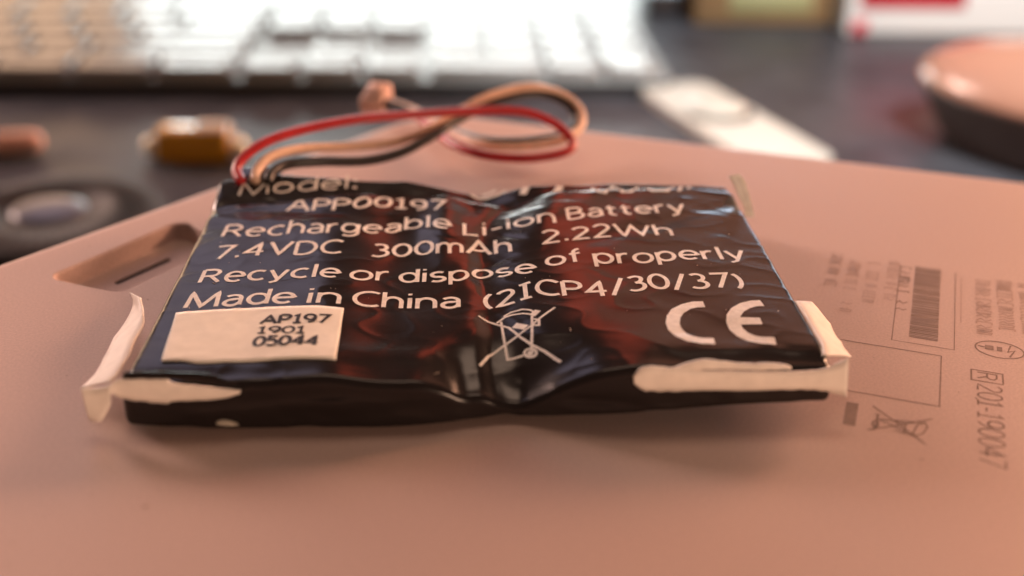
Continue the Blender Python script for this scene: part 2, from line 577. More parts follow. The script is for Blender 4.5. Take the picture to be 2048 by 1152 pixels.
def rounded_poly(pts, radii, seg=10):
    out = []
    n = len(pts)
    for i in range(n):
        p, a, b = Vector(pts[i]), Vector(pts[i - 1]), Vector(pts[(i + 1) % n])
        r = radii[i]
        u, v = (a - p).normalized(), (b - p).normalized()
        half = math.acos(max(-1, min(1, u.dot(v)))) / 2
        t = r / math.tan(half)
        c = p + (u + v).normalized() * (r / math.sin(half))
        s, e = p + u * t - c, p + v * t - c
        a0 = math.atan2(s.y, s.x)
        da = (math.atan2(e.y, e.x) - a0 + math.pi) % (2 * math.pi) - math.pi
        for k in range(seg + 1):
            q = a0 + da * k / seg
            out.append((c.x + r * math.cos(q), c.y + r * math.sin(q)))
    return out


def offset_loop(loop, d):
    """move a counter-clockwise loop outwards by d"""
    n, out = len(loop), []
    for i in range(n):
        a, b = loop[i - 1], loop[(i + 1) % n]
        dx, dy = b[0] - a[0], b[1] - a[1]
        l = math.hypot(dx, dy) or 1e-9
        out.append((loop[i][0] + dy / l * d, loop[i][1] - dx / l * d))
    return out


OUT = rounded_poly([(-126.0, -74.2), (13.0, -128.0), (132.0, 18.9), (-7.3, 74.0)], [14, 14, 14, 13], 12)
REC = rounded_poly([(-46.9, 10.9), (-37.6, 6.6), (-28.6, 20.6), (-35.6, 27.6)], [1.4, 2.0, 2.0, 2.0], 6)


def casing_shell():
    bm = bmesh.new()

    def ring(loop, z):
        return [bm.verts.new((x * MM, y * MM, z * MM)) for x, y in loop]

    def bridge(a, b):
        n = len(a)
        for i in range(n):
            f = bm.faces.new((a[i], a[(i + 1) % n], b[(i + 1) % n], b[i]))
            f.smooth = True

    R = 2.6
    rings = []
    for k in range(7):
        q = k / 6 * math.pi / 2
        rings.append(ring(offset_loop(OUT, -R + R * math.sin(q)), -R + R * math.cos(q)))
    rings.append(ring(OUT, TZ + 3.0))
    rings.append(ring(offset_loop(OUT, -3.0), TZ + 0.02))
    for a, b in zip(rings[:-1], rings[1:]):
        bridge(b, a)
    bm.faces.new(rings[-1][::-1])
    # recess with rounded lip and sloping walls
    rr = [ring(REC, 0.0), ring(offset_loop(REC, -0.12), -0.05), ring(offset_loop(REC, -0.30), -0.35), ring(offset_loop(REC, -0.6), -1.75), ring(offset_loop(REC, -0.9), -2.0)]
    for a, b in zip(rr[:-1], rr[1:]):
        bridge(a, b)
    e1 = [bm.edges.get((rings[0][i], rings[0][(i + 1) % len(OUT)])) for i in range(len(OUT))]
    e2 = [bm.edges.get((rr[0][i], rr[0][(i + 1) % len(REC)])) for i in range(len(REC))]
    bmesh.ops.triangle_fill(bm, use_beauty=True, use_dissolve=False, edges=[e for e in e1 + e2 if e])
    # floor of the recess with a slot
    SL = rounded_poly([(-40.51, 14.03), (-40.01, 12.98), (-35.34, 19.69), (-35.91, 20.7)], [0.28] * 4, 4)
    sl = [ring(SL, -2.0), ring(SL, -3.2)]
    bridge(sl[0], sl[1])
    bm.faces.new(sl[1])
    e3 = [bm.edges.get((rr[-1][i], rr[-1][(i + 1) % len(REC)])) for i in range(len(REC))]
    e4 = [bm.edges.get((sl[0][i], sl[0][(i + 1) % len(SL)])) for i in range(len(SL))]
    bmesh.ops.triangle_fill(bm, use_beauty=True, use_dissolve=False, edges=[e for e in e3 + e4 if e])
    bmesh.ops.recalc_face_normals(bm, faces=bm.faces)
    me = bpy.data.meshes.new("shell")
    bm.to_mesh(me)
    bm.free()
    me.materials.append(M_CASE)
    o = bpy.data.objects.new("shell", me)
    COL.objects.link(o)
    o.location = (0, 0, -TZ * MM)
    o.parent = casing
    o["label"] = "rose gold metal shell with a shallow slotted recess"
    lin = [(x, y, -2.2) for x, y in offset_loop(SL, -0.005)]
    obj("slot", lin, [tuple(range(len(lin)))], M_SLOT_SHADOW, casing, loc=(0, 0, -TZ))
    return o


casing_shell()

# engraving on the casing: e1 = reading direction, e2 = up direction of the letters
E1 = Vector((-0.372, -0.928))
E2 = Vector((0.928, -0.372))


def on_case(ox, oy):
    def place(s, t, z):
        p = Vector((ox, oy)) + E1 * s + E2 * t
        return (p.x, p.y, z * 0.6 - TZ)
    return place


def case_mark(name, ox, oy, strokes, width, mat=None, label=None, step=1.0):
    o = strokes_mesh(name, strokes, mat or M_ENGRAVE, casing, on_case(ox, oy), width, step)
    if label:
        o["label"] = label
    return o


def scaled(strokes, L, H):
    return [(([(x * L, y * H) for x, y in s[0]], s[1] * H) if isinstance(s, tuple) else [(x * L, y * H) for x, y in s]) for s in strokes]


case_mark("engraved_number", 46.3, -13.6, scaled(word_strokes("201-190047", 0.16), 14.0, 2.1), 0.17, label="engraved number 201-190047")
case_mark("certification_mark", 47.3, -11.1, [[(0, -.55), (2.1, -.55), (2.1, 2.25), (0, 2.25), (0, -.55)]] + [[(.40 + x * 1.3, y * 1.7) for x, y in s] for s in
          [[(0, 0), (0, 1), (.6, 1), (.82, .86), (.82, .64), (.6, .5), (0, .5)], [(.45, .5), (.9, 0)]]], 0.17, label="letter R in a box")
case_mark("approval_mark", 50.5, -6.9, [arc(0, .7, 1.75, 2.25, 0, 360, 32), ([(-.15, -.65), (-.15, .15)], .95), ([(-.15, .45), (-.15, .95)], .95), [(-.15, -1.3), (-.15, -.6)],
          [(-1.25, 1.75), (.25, 1.45), (-.25, 2.1), (1.3, 1.6)]], 0.17, label="oval mark with a lightning bolt")
case_mark("engraved_frame", 48.3, 12.9, [[(0, 0), (19.2, 0), (19.2, 5.9), (0, 5.9)]], 0.10, label="thin frame round the bar code")
random.seed(4)
bars, s = [], 0.0
while s < 18.2:
    w = random.choice([.16, .16, .30, .42])
    bars.append(([(s + w / 2, 0), (s + w / 2, 2.75)], w))
    s += w + random.choice([.10, .10, .14, .22])
case_mark("bar_code", 49.9, 12.6, bars, 0.2, label="engraved bar code")
random.seed(8)


def scribble(rows, length, pitch, h, fill=0.8):
    out = []
    for r in range(rows):
        s = 0.0
        end = length * random.uniform(0.6, 1.0)
        while s < end:
            w = random.uniform(.25, .6)
            if random.random() < fill:
                k = random.random()
                y0 = r * pitch
                if k < .4:
                    out.append([(s, y0), (s, y0 + h), (s + w, y0 + h * .9), (s + w, y0)])
                elif k < .7:
                    out.append([(s, y0 + h), (s + w, y0 + h * .6), (s, y0 + h * .3), (s + w, y0)])
                else:
                    out.append([(s + w, y0 + h), (s, y0 + h), (s, y0), (s + w, y0)])
            s += w + random.uniform(.2, .45)
    return out


case_mark("engraved_serial", 48.2, 12.6, scribble(1, 16.5, 1, 1.1), 0.16, M_ENGRAVE)
case_mark("qr_frame", 44.9, -8.3, [[(0, -9.6), (0, 0), (10.0, 0), (10.0, -9.6)]], 0.12, label="empty engraved frame")
case_mark("engraved_block", 33.55, -16.75, [([(0, 0), (4.0, 0)], 1.05)], 1.05, label="solid engraved block")
case_mark("faint_text", 41.5, 16.5, scribble(4, 15.0, 2.1, 1.2, .7), 0.14, M_FAINT)
case_mark("faint_text", 55.6, 9.6, scribble(3, 14.0, 2.2, 1.5, .9), 0.20, M_FAINT)
case_mark("faint_text", 53.9, 9.4, [[(0, 0), (11.5, 0)]], 0.09, M_FAINT)
CASE_BIN = [[(35.17, -17.34), (36.56, -20.53), (37.69, -23.7)], [(33.44, -21.27), (36.56, -20.53), (39.78, -19.62)], [(34.98, -19.68), (37.31, -22.14)], [(34.83, -18.77), (35.19, -18.78), (34.15, -21.12), (33.8, -21.12)], [(35.79, -21.48), (37.25, -22.3), (38.01, -22.0), (38.83, -20.98), (38.91, -20.17), (38.1, -20.56), (37.14, -21.98)], [(36.34, -19.88), (37.14, -20.38), (36.46, -21.81)], [(34.9, -19.52), (38.88, -20.25)], [(34.72, -20.33), (34.56, -20.66), (34.36, -20.86), (34.2, -20.86), (34.14, -20.65), (34.19, -20.32), (34.35, -19.99), (34.55, -19.79), (34.72, -19.79), (34.78, -20.0), (34.72, -20.33)]]
o = strokes_mesh("bin_mark", CASE_BIN, M_ENGRAVE, casing, lambda x, y, z: (x, y, z * 0.6 - TZ), 0.15, 1.0)
o["label"] = "crossed out wheeled bin mark"

# ------------------------------------------------------------------ battery pack
battery = empty("battery_pack", (0, 0, 0), "flat rechargeable battery pack in creased glossy black film with white lettering", "battery")


def film_mesh():
    X1, RND = 30.4, 0.8
    xs = []
    n = 310
    for i in range(n + 1):
        xs.append(-X1 + 2 * X1 * i / n)
    extra = [X1 - RND + RND * math.sin(k / 6 * math.pi / 2) for k in range(7)]
    xs = [x for x in xs if abs(x) < X1 - RND - 0.05] + extra + [-e for e in extra]
    xs = sorted(set(round(x, 4) for x in xs))
    NT = 210
    verts, rows = [], []
    for x in xs:
        t = max(0.0, (abs(x) - (X1 - RND)) / RND)
        ins = RND * (1 - math.sqrt(max(0.0, 1 - t * t)))
        yf = -19.7 + 0.25 * math.sin(x * 0.35 + 0.6) * 0.5 + ins
        # the loose middle of the front edge is drawn in a little
        yf += 0.35 * gauss(x - 1.0, 3.5)
        yb = lerp_table(BACK, x) - ins
        zb = lerp_table(BOTTOM, x) + ins + 0.18 * max(0.0, noise.noise(Vector((x * 0.30, 2.0, 8.0))))
        prof = []
        ztf = film_top(x, yf + 0.7) - ins
        yf -= 0.30 * gauss(x + 15, 9) + 0.30 * gauss(x - 15, 9)
        # front wall, wrinkled
        for k in range(12):
            q = k / 12
            z = zb + (ztf - 0.75 - zb) * q
            w = 0.22 * noise.noise(Vector((x * 0.16, z * 0.45 - x * 0.10, 5.0))) + 0.10 * noise.noise(Vector((x * 0.45, z * 0.9 + x * 0.2, 9.0)))
            w += 0.25 * gauss((z - 2.2) + (x - 12) * 0.10, 0.5) * gauss(x - 9, 5)
            w -= 0.22 * gauss((z - 2.6) - (x + 12) * 0.07, 0.5) * gauss(x + 12, 9)
            w *= math.sin(math.pi * min(1, q * 1.1 + 0.08)) * min(1.0, max(0.0, (30.0 - abs(x)) / 4))
            prof.append((yf + w, z))
        for k in range(6):
            a = k / 6 * math.pi / 2
            prof.append((yf + 0.7 * (1 - math.cos(a)), ztf - 0.75 * (1 - math.sin(a))))
        for k in range(NT + 1):
            y = yf + 0.7 + (yb - 0.5 - yf - 0.7) * k / NT
            prof.append((y, film_top(x, y) - ins))
        zt = film_top(x, yb - 0.5) - ins
        for k in range(1, 6):
            a = k / 5 * math.pi / 2
            prof.append((yb - 0.5 + 0.5 * math.sin(a), zt - 0.5 * (1 - math.cos(a))))
        for k in range(1, 5):
            prof.append((yb, zt - 0.5 + (zb - zt + 0.5) * k / 4))
        for k in range(1, 9):
            prof.append((yb + (yf - yb) * k / 9, zb))
        b = len(verts)
        rows.append((b, len(prof)))
        verts += [(x, y, z) for y, z in prof]
    faces = []
    m = rows[0][1]
    for (a, _), (b, _) in zip(rows[:-1], rows[1:]):
        for k in range(m):
            k2 = (k + 1) % m
            faces.append((a + k, b + k, b + k2, a + k2))
    faces.append(tuple(range(m)))
    faces.append(tuple(rows[-1][0] + k for k in range(m))[::-1])
    o = obj("film_wrap", verts, faces, M_FILM, battery, True)
    o["label"] = "creased glossy black plastic film"
    return fix_normals(o)


film_mesh()


def print_word(text, base, cap, width=0.40, name="lettering"):
    """base = [(x, y)] baseline on the film; the word spans it from end to end"""
    x0, x1 = base[0][0], base[-1][0]
    pts = catmull(base, 6) if len(base) > 2 else base

    def place_xy(u, v):
        x = x0 + (x1 - x0) * u
        return (x, lerp_table(pts, x) + v * cap)
    st = []
    for s in word_strokes(text):
        if isinstance(s, tuple):
            st.append(([place_xy(u, v) for u, v in s[0]], s[1] * cap))
        else:
            st.append([place_xy(u, v) for u, v in s])
    o = strokes_mesh(name, st, M_INK, battery, on_film, width, 0.3)
    o["label"] = "white lettering " + text.strip()
    return o


for text, base, cap, width in [('Model:', [(-27.55, 22.96), (-22.91, 23.82), (-18.32, 24.74), (-14.13, 25.51)], 2.5, 0.3), ('APP00197', [(-21.39, 18.48), (-17.59, 17.99), (-14.21, 18.08), (-12.02, 19.03), (-8.63, 19.63), (-3.43, 17.72)], 3.0, 0.42), ('Rechargeable', [(-27.41, 11.54), (-24.4, 11.26), (-19.84, 11.38), (-15.76, 11.06), (-11.5, 11.6), (-9.12, 12.51), (-6.98, 13.61), (-5.03, 13.17), (-2.82, 11.81)], 3.3, 0.4), ('Li', [(-1.24, 11.01), (1.06, 11.79)], 3.3, 0.4), ('-ion', [(1.78, 12.13), (3.66, 12.73), (5.51, 12.34), (8.66, 12.06)], 3.2, 0.4), ('Battery', [(10.27, 12.83), (13.53, 13.85), (17.19, 14.16), (20.04, 14.46), (23.45, 14.91)], 3.0, 0.4), ('7.4VDC', [(-27.2, 5.38), (-24.51, 5.59), (-20.97, 6.14), (-18.34, 5.82), (-14.25, 5.81)], 3.2, 0.42), ('300mAh', [(-10.87, 5.44), (-7.75, 6.14), (-5.66, 6.36), (-2.78, 6.13), (-0.42, 6.74), (1.43, 6.76), (3.58, 6.45)], 3.2, 0.42), ('2.22Wh', [(7.08, 7.0), (9.64, 7.36), (11.27, 7.71), (13.74, 8.34), (16.69, 8.34), (20.94, 8.07)], 3.0, 0.4), ('Recycle', [(-27.56, 0.01), (-24.17, -0.14), (-22.07, -0.02), (-19.59, -0.04), (-16.78, -0.01), (-13.89, -0.17)], 3.0, 0.42), ('or', [(-12.59, -0.39), (-8.93, 0.09)], 3.0, 0.42), ('dispose', [(-7.77, -0.1), (-4.98, -0.33), (-3.48, -0.3), (-1.49, -0.11), (0.53, 0.99), (2.29, 0.67), (4.04, 0.49), (5.73, 0.21)], 3.0, 0.42), ('of', [(7.11, 1.32), (10.66, 1.91)], 3.0, 0.42), ('properly', [(12.04, 1.48), (14.69, 1.14), (16.73, 1.17), (19.35, 1.62), (21.95, 1.86), (24.75, 1.72), (27.37, 1.92)], 3.1, 0.42), ('Made', [(-27.81, -5.54), (-24.48, -5.66), (-21.67, -5.53), (-17.67, -5.67)], 3.1, 0.44), ('in', [(-16.23, -5.87), (-13.25, -6.02)], 3.1, 0.44), ('China', [(-11.88, -6.09), (-9.36, -5.85), (-6.74, -6.02), (-4.59, -6.2), (-1.84, -6.12)], 3.1, 0.44), ('(2ICP4/30/37)', [(0.64, -6.11), (2.56, -5.97), (4.26, -5.37), (6.19, -5.02), (8.29, -5.82), (11.1, -6.41), (12.82, -6.01), (14.83, -5.36), (17.08, -4.86), (19.0, -4.96), (21.43, -4.95), (23.4, -4.88), (25.8, -4.82)], 3.2, 0.44)]:
    print_word(text, base, cap, width)

o = strokes_mesh("lettering", [[(-0.41, 24.68), (0.35, 24.0), (1.54, 23.85), (2.8, 24.16), (3.78, 24.96)], [(0.96, 24.6), (1.86, 24.89), (2.6, 25.39)], [(14.1, 23.95), (14.36, 21.02), (15.15, 20.77), (16.2, 23.47), (16.55, 24.36)], [(16.86, 23.97), (17.24, 21.09), (18.24, 21.09), (19.4, 24.1)], [(19.91, 23.47), (20.75, 21.06), (22.54, 21.17), (23.73, 24.11)], [(23.91, 21.26), (24.71, 24.23)], [(25.13, 23.18), (25.76, 24.06)], ([(5.66, 22.98), (6.15, 24.59)], 0.9), ([(9.58, 22.51), (10.26, 24.4)], 0.9)], M_INK, battery, on_film, 0.40, 0.3)
o["label"] = "lower halves of white letters cut off by the folded film"
o = strokes_mesh("conformity_mark", [[(21.17, -8.36), (20.32, -8.35), (19.4, -8.76), (18.44, -9.69), (17.87, -10.86), (17.55, -12.2), (17.57, -13.4), (17.93, -14.47), (18.59, -15.25), (19.5, -15.64), (20.68, -15.74)], [(26.67, -8.39), (25.89, -8.46), (24.93, -8.94), (24.02, -9.84), (23.42, -10.9), (23.11, -12.14), (23.12, -13.38), (23.47, -14.44), (24.11, -15.2), (25.0, -15.59), (26.13, -15.71)], [(23.24, -11.96), (25.7, -12.07)]], M_INK, battery, on_film, 1.25, 0.3)
o["label"] = "white CE mark"
o = strokes_mesh("bin_mark", [[(-0.0, -7.89), (0.83, -8.72), (1.97, -9.54), (2.74, -10.13), (3.71, -12.0), (4.76, -13.53), (5.81, -14.63), (7.06, -16.44)], [(7.17, -8.09), (5.66, -9.73), (4.68, -10.87), (3.26, -11.95), (2.1, -12.77), (0.8, -14.0), (0.01, -15.55)], [(2.08, -8.97), (2.26, -11.83), (2.49, -14.39), (3.92, -14.31)], [(4.96, -9.06), (4.79, -12.13), (4.65, -13.9)], [(1.7, -9.06), (2.38, -8.36), (3.19, -8.11), (4.12, -8.23), (5.07, -8.83)], [(2.34, -8.17), (3.07, -7.6), (4.16, -7.43), (4.84, -7.87), (5.35, -8.66)], [(5.07, -14.54), (5.03, -14.66), (4.95, -14.74), (4.84, -14.79), (4.69, -14.78), (4.53, -14.73), (4.37, -14.64), (4.22, -14.51), (4.11, -14.37), (4.04, -14.22), (4.02, -14.08), (4.05, -13.95), (4.14, -13.86), (4.26, -13.81), (4.4, -13.81), (4.57, -13.86), (4.73, -13.96), (4.87, -14.09), (4.98, -14.23), (5.05, -14.39), (5.07, -14.54)], [(4.72, -14.38), (4.68, -14.45), (4.59, -14.46), (4.49, -14.41), (4.4, -14.33), (4.37, -14.23), (4.41, -14.16), (4.5, -14.15), (4.61, -14.2), (4.69, -14.29), (4.72, -14.38)], [(4.88, -9.59), (5.55, -9.98), (5.49, -10.97), (4.87, -10.69)], [(4.87, -10.61), (5.55, -9.98)], ([(3.25, -10.0), (4.31, -10.86)], 0.75), ([(5.0, -8.41), (5.53, -8.82)], 1.0)], M_INK, battery, on_film, 0.24, 0.3)
o["label"] = "white crossed out wheeled bin mark"

# paper sticker
STICKER = [(-28.4, -6.7), (-12.64, -7.08), (-12.44, -17.01), (-27.54, -16.65)]


def sticker_mesh():
    (ax, ay), (bx, by), (cx, cy), (dx, dy) = STICKER    # top left, top right, bottom right, bottom left
    NX, NY = 56, 20
    V, F = [], []
    for lay in (0.16, 0.06):
        for j in range(NY + 1):
            v = j / NY
            for i in range(NX + 1):
                u = i / NX
                x = (ax * (1 - u) + bx * u) * (1 - v) + (dx * (1 - u) + cx * u) * v
                y = (ay * (1 - u) + by * u) * (1 - v) + (dy * (1 - u) + cy * u) * v
                y += 0.25 * math.sin(u * math.pi) * (1 - v) * 1.2
                if v > 0.85 and u < 0.22:
                    y -= -0.45 * sstep(0.22, 0.10, u) * (v - 0.85) / 0.15
                V.append((x, y, film_top(x, y) + lay + 0.05 * sstep(0.2, 0.0, u) * v))
    m = (NX + 1) * (NY + 1)
    for j in range(NY):
        for i in range(NX):
            a = j * (NX + 1) + i
            F.append((a, a + NX + 1, a + NX + 2, a + 1))
            F.append((m + a, m + a + 1, m + a + NX + 2, m + a + NX + 1))
    rim = [i for i in range(NX + 1)] + [j * (NX + 1) + NX for j in range(1, NY + 1)] + [NY * (NX + 1) + i for i in range(NX - 1, -1, -1)] + [j * (NX + 1) for j in range(NY - 1, 0, -1)]
    for a, b in zip(rim, rim[1:] + rim[:1]):
        F.append((a, b, m + b, m + a))
    o = fix_normals(obj("paper_sticker", V, F, M_PAPER, battery, True))
    o["label"] = "cream paper sticker with black numbers"
    return o


sticker = sticker_mesh()
for text, base, cap in [('AP197', [(-19.98, -10.05), (-13.79, -10.39)], 1.6), ('1901', [(-19.96, -11.91), (-15.74, -12.28)], 1.25), ('05044', [(-19.96, -14.39), (-14.32, -14.68)], 1.75)]:
    x0, x1 = base[0][0], base[1][0]
    st = []
    for s in word_strokes(text, 0.18):
        s = s[0] if isinstance(s, tuple) else s
        st.append([(x0 + (x1 - x0) * u, base[0][1] + (base[1][1] - base[0][1]) * u + v * cap) for u, v in s])
    o = strokes_mesh("printed_number", st, M_BLACKINK, sticker, lambda x, y, z: on_film(x, y, z + 0.16), cap * 0.21, 0.3)


def slab(name, top, bottom, off, mat, parent, label=None, per=5):
    """thin bent strip between two rails of 3-d points, thickened by the vector off"""
    a, b = catmull(top, per), catmull(bottom, per)
    n = len(a)
    K = 4
    V, F = [], []
    for lay in (0, 1):
        for j in range(K + 1):
            for i in range(n):
                t = j / K
                p = Vector(a[i]) * (1 - t) + Vector(b[i]) * t
                bul = math.sin(math.pi * t) * 0.5
                w = 0.7 * noise.noise(p * 0.35)
                if 0 < i < n - 1:
                    p = p + Vector((0.06, 0, 0.11 if j in (0, K) else 0.0)) * noise.noise(Vector((p.x * 1.4, p.y * 1.4, j * 3.7)))
                V.append(tuple(p + Vector(off) * (lay + bul + w)))
    m = n * (K + 1)
    for j in range(K):
        for i in range(n - 1):
            q = j * n + i
            F.append((q, q + 1, q + n + 1, q + n))
            F.append((m + q, m + q + n, m + q + n + 1, m + q + 1))
    rim = list(range(n)) + [j * n + n - 1 for j in range(1, K + 1)] + [K * n + i for i in range(n - 2, -1, -1)] + [j * n for j in range(K - 1, 0, -1)]
    for p, q in zip(rim, rim[1:] + rim[:1]):
        F.append((p, q, m + q, m + p))
    o = fix_normals(obj(name, V, F, mat, parent, True))
    if label:
        o["label"] = label
    return o


for name, top, bottom, off, mat, label in [('white_tape', [(-31.01, -20.0, 4.47), (-30.03, -20.0, 5.04), (-27.97, -20.0, 5.06), (-26.33, -20.0, 5.04), (-25.63, -20.0, 4.65), (-22.69, -20.0, 4.23), (-20.14, -20.0, 3.91)], [(-30.94, -20.0, 3.79), (-30.26, -20.0, 3.3), (-28.65, -20.0, 2.94), (-26.39, -20.0, 2.67), (-25.83, -20.0, 2.9), (-22.39, -20.0, 3.06), (-20.26, -20.0, 3.57)], (0, -0.14, 0), 'tape', 'torn white tape strip on the left of the front edge'), ('white_tape', [(-33.13, -20.35, 4.51), (-32.28, -20.35, 4.4), (-31.45, -20.35, 4.49), (-30.7, -20.35, 4.86)], [(-32.92, -20.35, 1.39), (-32.61, -20.35, 1.23), (-31.88, -20.35, 1.37), (-30.97, -20.35, 2.84)], (0, -0.25, 0), 'tape', 'white tape tab standing off the front left corner'), ('white_tape', [(-31.48, -18.09, 3.6), (-31.1, -16.12, 3.6), (-31.22, -11.39, 3.6), (-31.29, -7.97, 3.6), (-31.73, -5.39, 3.6), (-32.92, -1.7, 3.6)], [(-34.98, -15.22, 1.4), (-34.44, -13.11, 1.4), (-34.53, -7.27, 1.4), (-34.39, -1.03, 1.4), (-34.69, 1.77, 1.4), (-35.61, 4.0, 1.4)], (-0.2, 0, 0.1), 'tape', 'white tape strip peeling off the left side'), ('white_tape', [(12.93, -20.0, 4.96), (13.77, -20.0, 5.78), (16.04, -20.0, 5.71), (18.62, -20.0, 5.39), (22.93, -20.0, 5.25), (27.24, -20.0, 5.2), (29.37, -20.0, 5.48), (31.22, -20.0, 6.43)], [(13.02, -20.0, 4.18), (14.05, -20.0, 3.48), (16.42, -20.0, 3.4), (18.79, -20.0, 3.42), (23.12, -20.0, 3.42), (27.46, -20.0, 3.42), (29.75, -20.0, 3.25), (31.58, -20.0, 2.63)], (0, -0.14, 0), 'tape', 'long torn white tape strip on the right of the front edge'), ('white_tape', [(29.67, -18.12, 5.6), (30.02, -16.13, 5.6), (30.23, -11.8, 5.6), (30.08, -7.45, 5.6)], [(33.4, -14.59, 3.4), (33.3, -12.51, 3.4), (33.31, -8.12, 3.4), (32.93, -3.38, 3.4)], (0.2, 0, 0.1), 'tape', 'white tape strip peeling off the right side'), ('tape_edge', [(16.3, -19.75, 5.52), (18.38, -19.75, 6.27), (20.32, -19.75, 6.16), (22.92, -19.75, 5.84), (24.63, -19.75, 5.97), (26.49, -19.75, 5.51)], [(16.28, -19.95, 5.44), (18.41, -19.95, 5.46), (20.34, -19.95, 5.44), (22.92, -19.95, 5.42), (24.64, -19.95, 5.4), (26.46, -19.95, 5.38)], (0, -0.12, 0), 'tape', 'thin pale torn edge of tape above the long strip'), ('grey_tape', [(29.61, 21.6, 7.56), (30.28, 21.6, 6.75), (30.87, 21.6, 5.56), (31.76, 21.6, 3.85), (32.14, 21.6, 2.45)], [(30.84, 21.4, 7.88), (31.64, 21.4, 6.95), (32.12, 21.4, 5.76), (32.72, 21.4, 3.93), (33.17, 21.4, 2.46)], (0.1, 0.2, 0), 'grey', 'grey translucent tape flap on the far right corner'), ('tape_scrap', [(-22.52, -20.0, 0.83), (-21.96, -20.0, 1.03), (-21.25, -20.0, 0.87), (-20.61, -20.0, 0.56)], [(-22.42, -20.2, 0.66), (-21.88, -20.2, 0.55), (-21.24, -20.2, 0.59), (-20.57, -20.2, 0.54)], (0, -0.2, 0), 'grey', 'tiny pale scrap under the front edge'), ('torn_film_edge', [(-29.67, -19.85, 5.62), (-27.52, -19.85, 5.69), (-25.47, -19.85, 5.62), (-23.01, -19.85, 5.45), (-21.41, -19.85, 4.9), (-19.91, -19.85, 4.06)], [(-29.78, -20.02, 5.05), (-27.56, -20.02, 5.07), (-25.51, -20.02, 4.95), (-23.07, -20.02, 4.59), (-21.43, -20.02, 4.33), (-19.81, -20.02, 3.87)], (0, -0.1, 0), 'film', 'torn lip of black film')]:
    slab(name, top, bottom, off, {"tape": M_TAPE, "grey": M_GREYTAPE, "film": M_FILM}[mat], battery, label)

# wires and plug
WR = 0.62
for name, pts, mat in (("red_wire", [(-27.57, 25.0, 5.87), (-28.38, 27.0, 6.52), (-27.61, 29.0, 7.59), (-24.98, 32.0, 8.61), (-20.55, 36.0, 8.86), (-14.6, 40.0, 8.79), (-7.62, 43.0, 8.47), (-0.35, 45.0, 8.34), (6.4, 46.0, 7.97), (10.5, 46.0, 6.64), (13.06, 45.0, 4.85), (13.26, 43.0, 3.82), (10.9, 41.0, 3.52), (6.19, 40.0, 3.39), (0.93, 41.0, 3.67), (-3.08, 46.0, 3.53), (-5.42, 54.0, 2.95), (-9.15, 62.0, 2.94), (-12.69, 66.0, 3.28)], M_RED), ("tan_wire", [(-25.93, 25.0, 5.86), (-25.89, 27.0, 6.52), (-24.49, 30.0, 7.24), (-21.07, 34.0, 6.83), (-15.86, 38.0, 5.74), (-10.25, 41.0, 5.34), (-5.71, 44.0, 6.23), (-1.69, 48.0, 7.43), (2.84, 52.0, 8.52), (8.23, 55.0, 8.82), (12.98, 56.0, 7.37), (15.38, 54.0, 5.62), (15.04, 50.0, 4.45), (11.94, 46.0, 3.95), (7.05, 44.0, 3.77), (1.67, 45.0, 3.58), (-2.77, 51.0, 3.18), (-6.83, 59.0, 3.33), (-11.5, 65.0, 3.42), (-13.57, 68.0, 3.08)], M_TAN), ("black_wire", [(-24.41, 25.0, 5.73), (-24.05, 26.5, 6.44), (-22.29, 29.0, 6.56), (-18.31, 31.0, 6.17), (-13.67, 34.0, 5.18), (-9.41, 37.0, 5.2), (-5.64, 41.0, 5.96), (-2.37, 46.0, 6.5), (2.85, 52.0, 7.44), (8.97, 55.0, 7.81), (13.29, 55.0, 6.56), (14.75, 53.0, 4.6), (12.88, 49.0, 3.83), (7.9, 47.0, 3.55), (2.4, 47.0, 3.48), (-2.07, 52.0, 3.0), (-6.47, 59.0, 3.1), (-11.46, 64.0, 3.34), (-13.9, 67.0, 2.91)], M_BLK)):
    o = tube(name, pts, WR, mat, battery, 10, 7)
    o["label"] = name.split("_")[0] + " insulated wire looping behind the battery"
sl = rounded_box_mesh("wire_sleeve", 5.2, 4.2, 1.9, 0.5, M_FILM, 3)
link("wire_sleeve", sl, battery, (-26.0, 28.2, 3.9), (0.12, 0, 0.05))
PX, PY, PZ = (-14.42, 68.0, 2.08)
plug_dir = Vector((1.08, 4.0, 1.12)).normalized()
pb = rounded_box_mesh("plug", 3.6, 5.6, 2.7, 0.35, M_CONN, 2)
pq = Vector((0, 1, 0)).rotation_difference(plug_dir).to_euler()
plug = link("plug", pb, battery, (PX, PY, PZ), pq)
plug["label"] = "pale wire plug at the end of the loop"
rib = rounded_box_mesh("plug_rib", 2.8, 3.6, 0.5, 0.15, M_CONN, 1)
link("plug_rib", rib, plug, (0, 0.3, 2.65))

# ------------------------------------------------------------------ keyboard
keyboard = empty("keyboard", (0, 250, TZ), "pale full size keyboard with glare on its keys behind the battery", "keyboard")
KX0, KX1, KY0, KY1 = -215.0, 66.0, 260.0, 384.0


def prism(name, loop, z0, z1, mat, parent, loc, bev=0.0):
    n = len(loop)
    V = [(x, y, z0) for x, y in loop] + [(x, y, z1 - bev) for x, y in loop] + [(x, y, z1) for x, y in offset_loop(loop, -bev)]
    F = [tuple(range(n))[::-1], tuple(range(2 * n, 3 * n))]
    for i in range(n):
        j = (i + 1) % n
        F.append((i, j, n + j, n + i))
        F.append((n + i, n + j, 2 * n + j, 2 * n + i))
    return fix_normals(obj(name, V, F, mat, parent, False, loc))


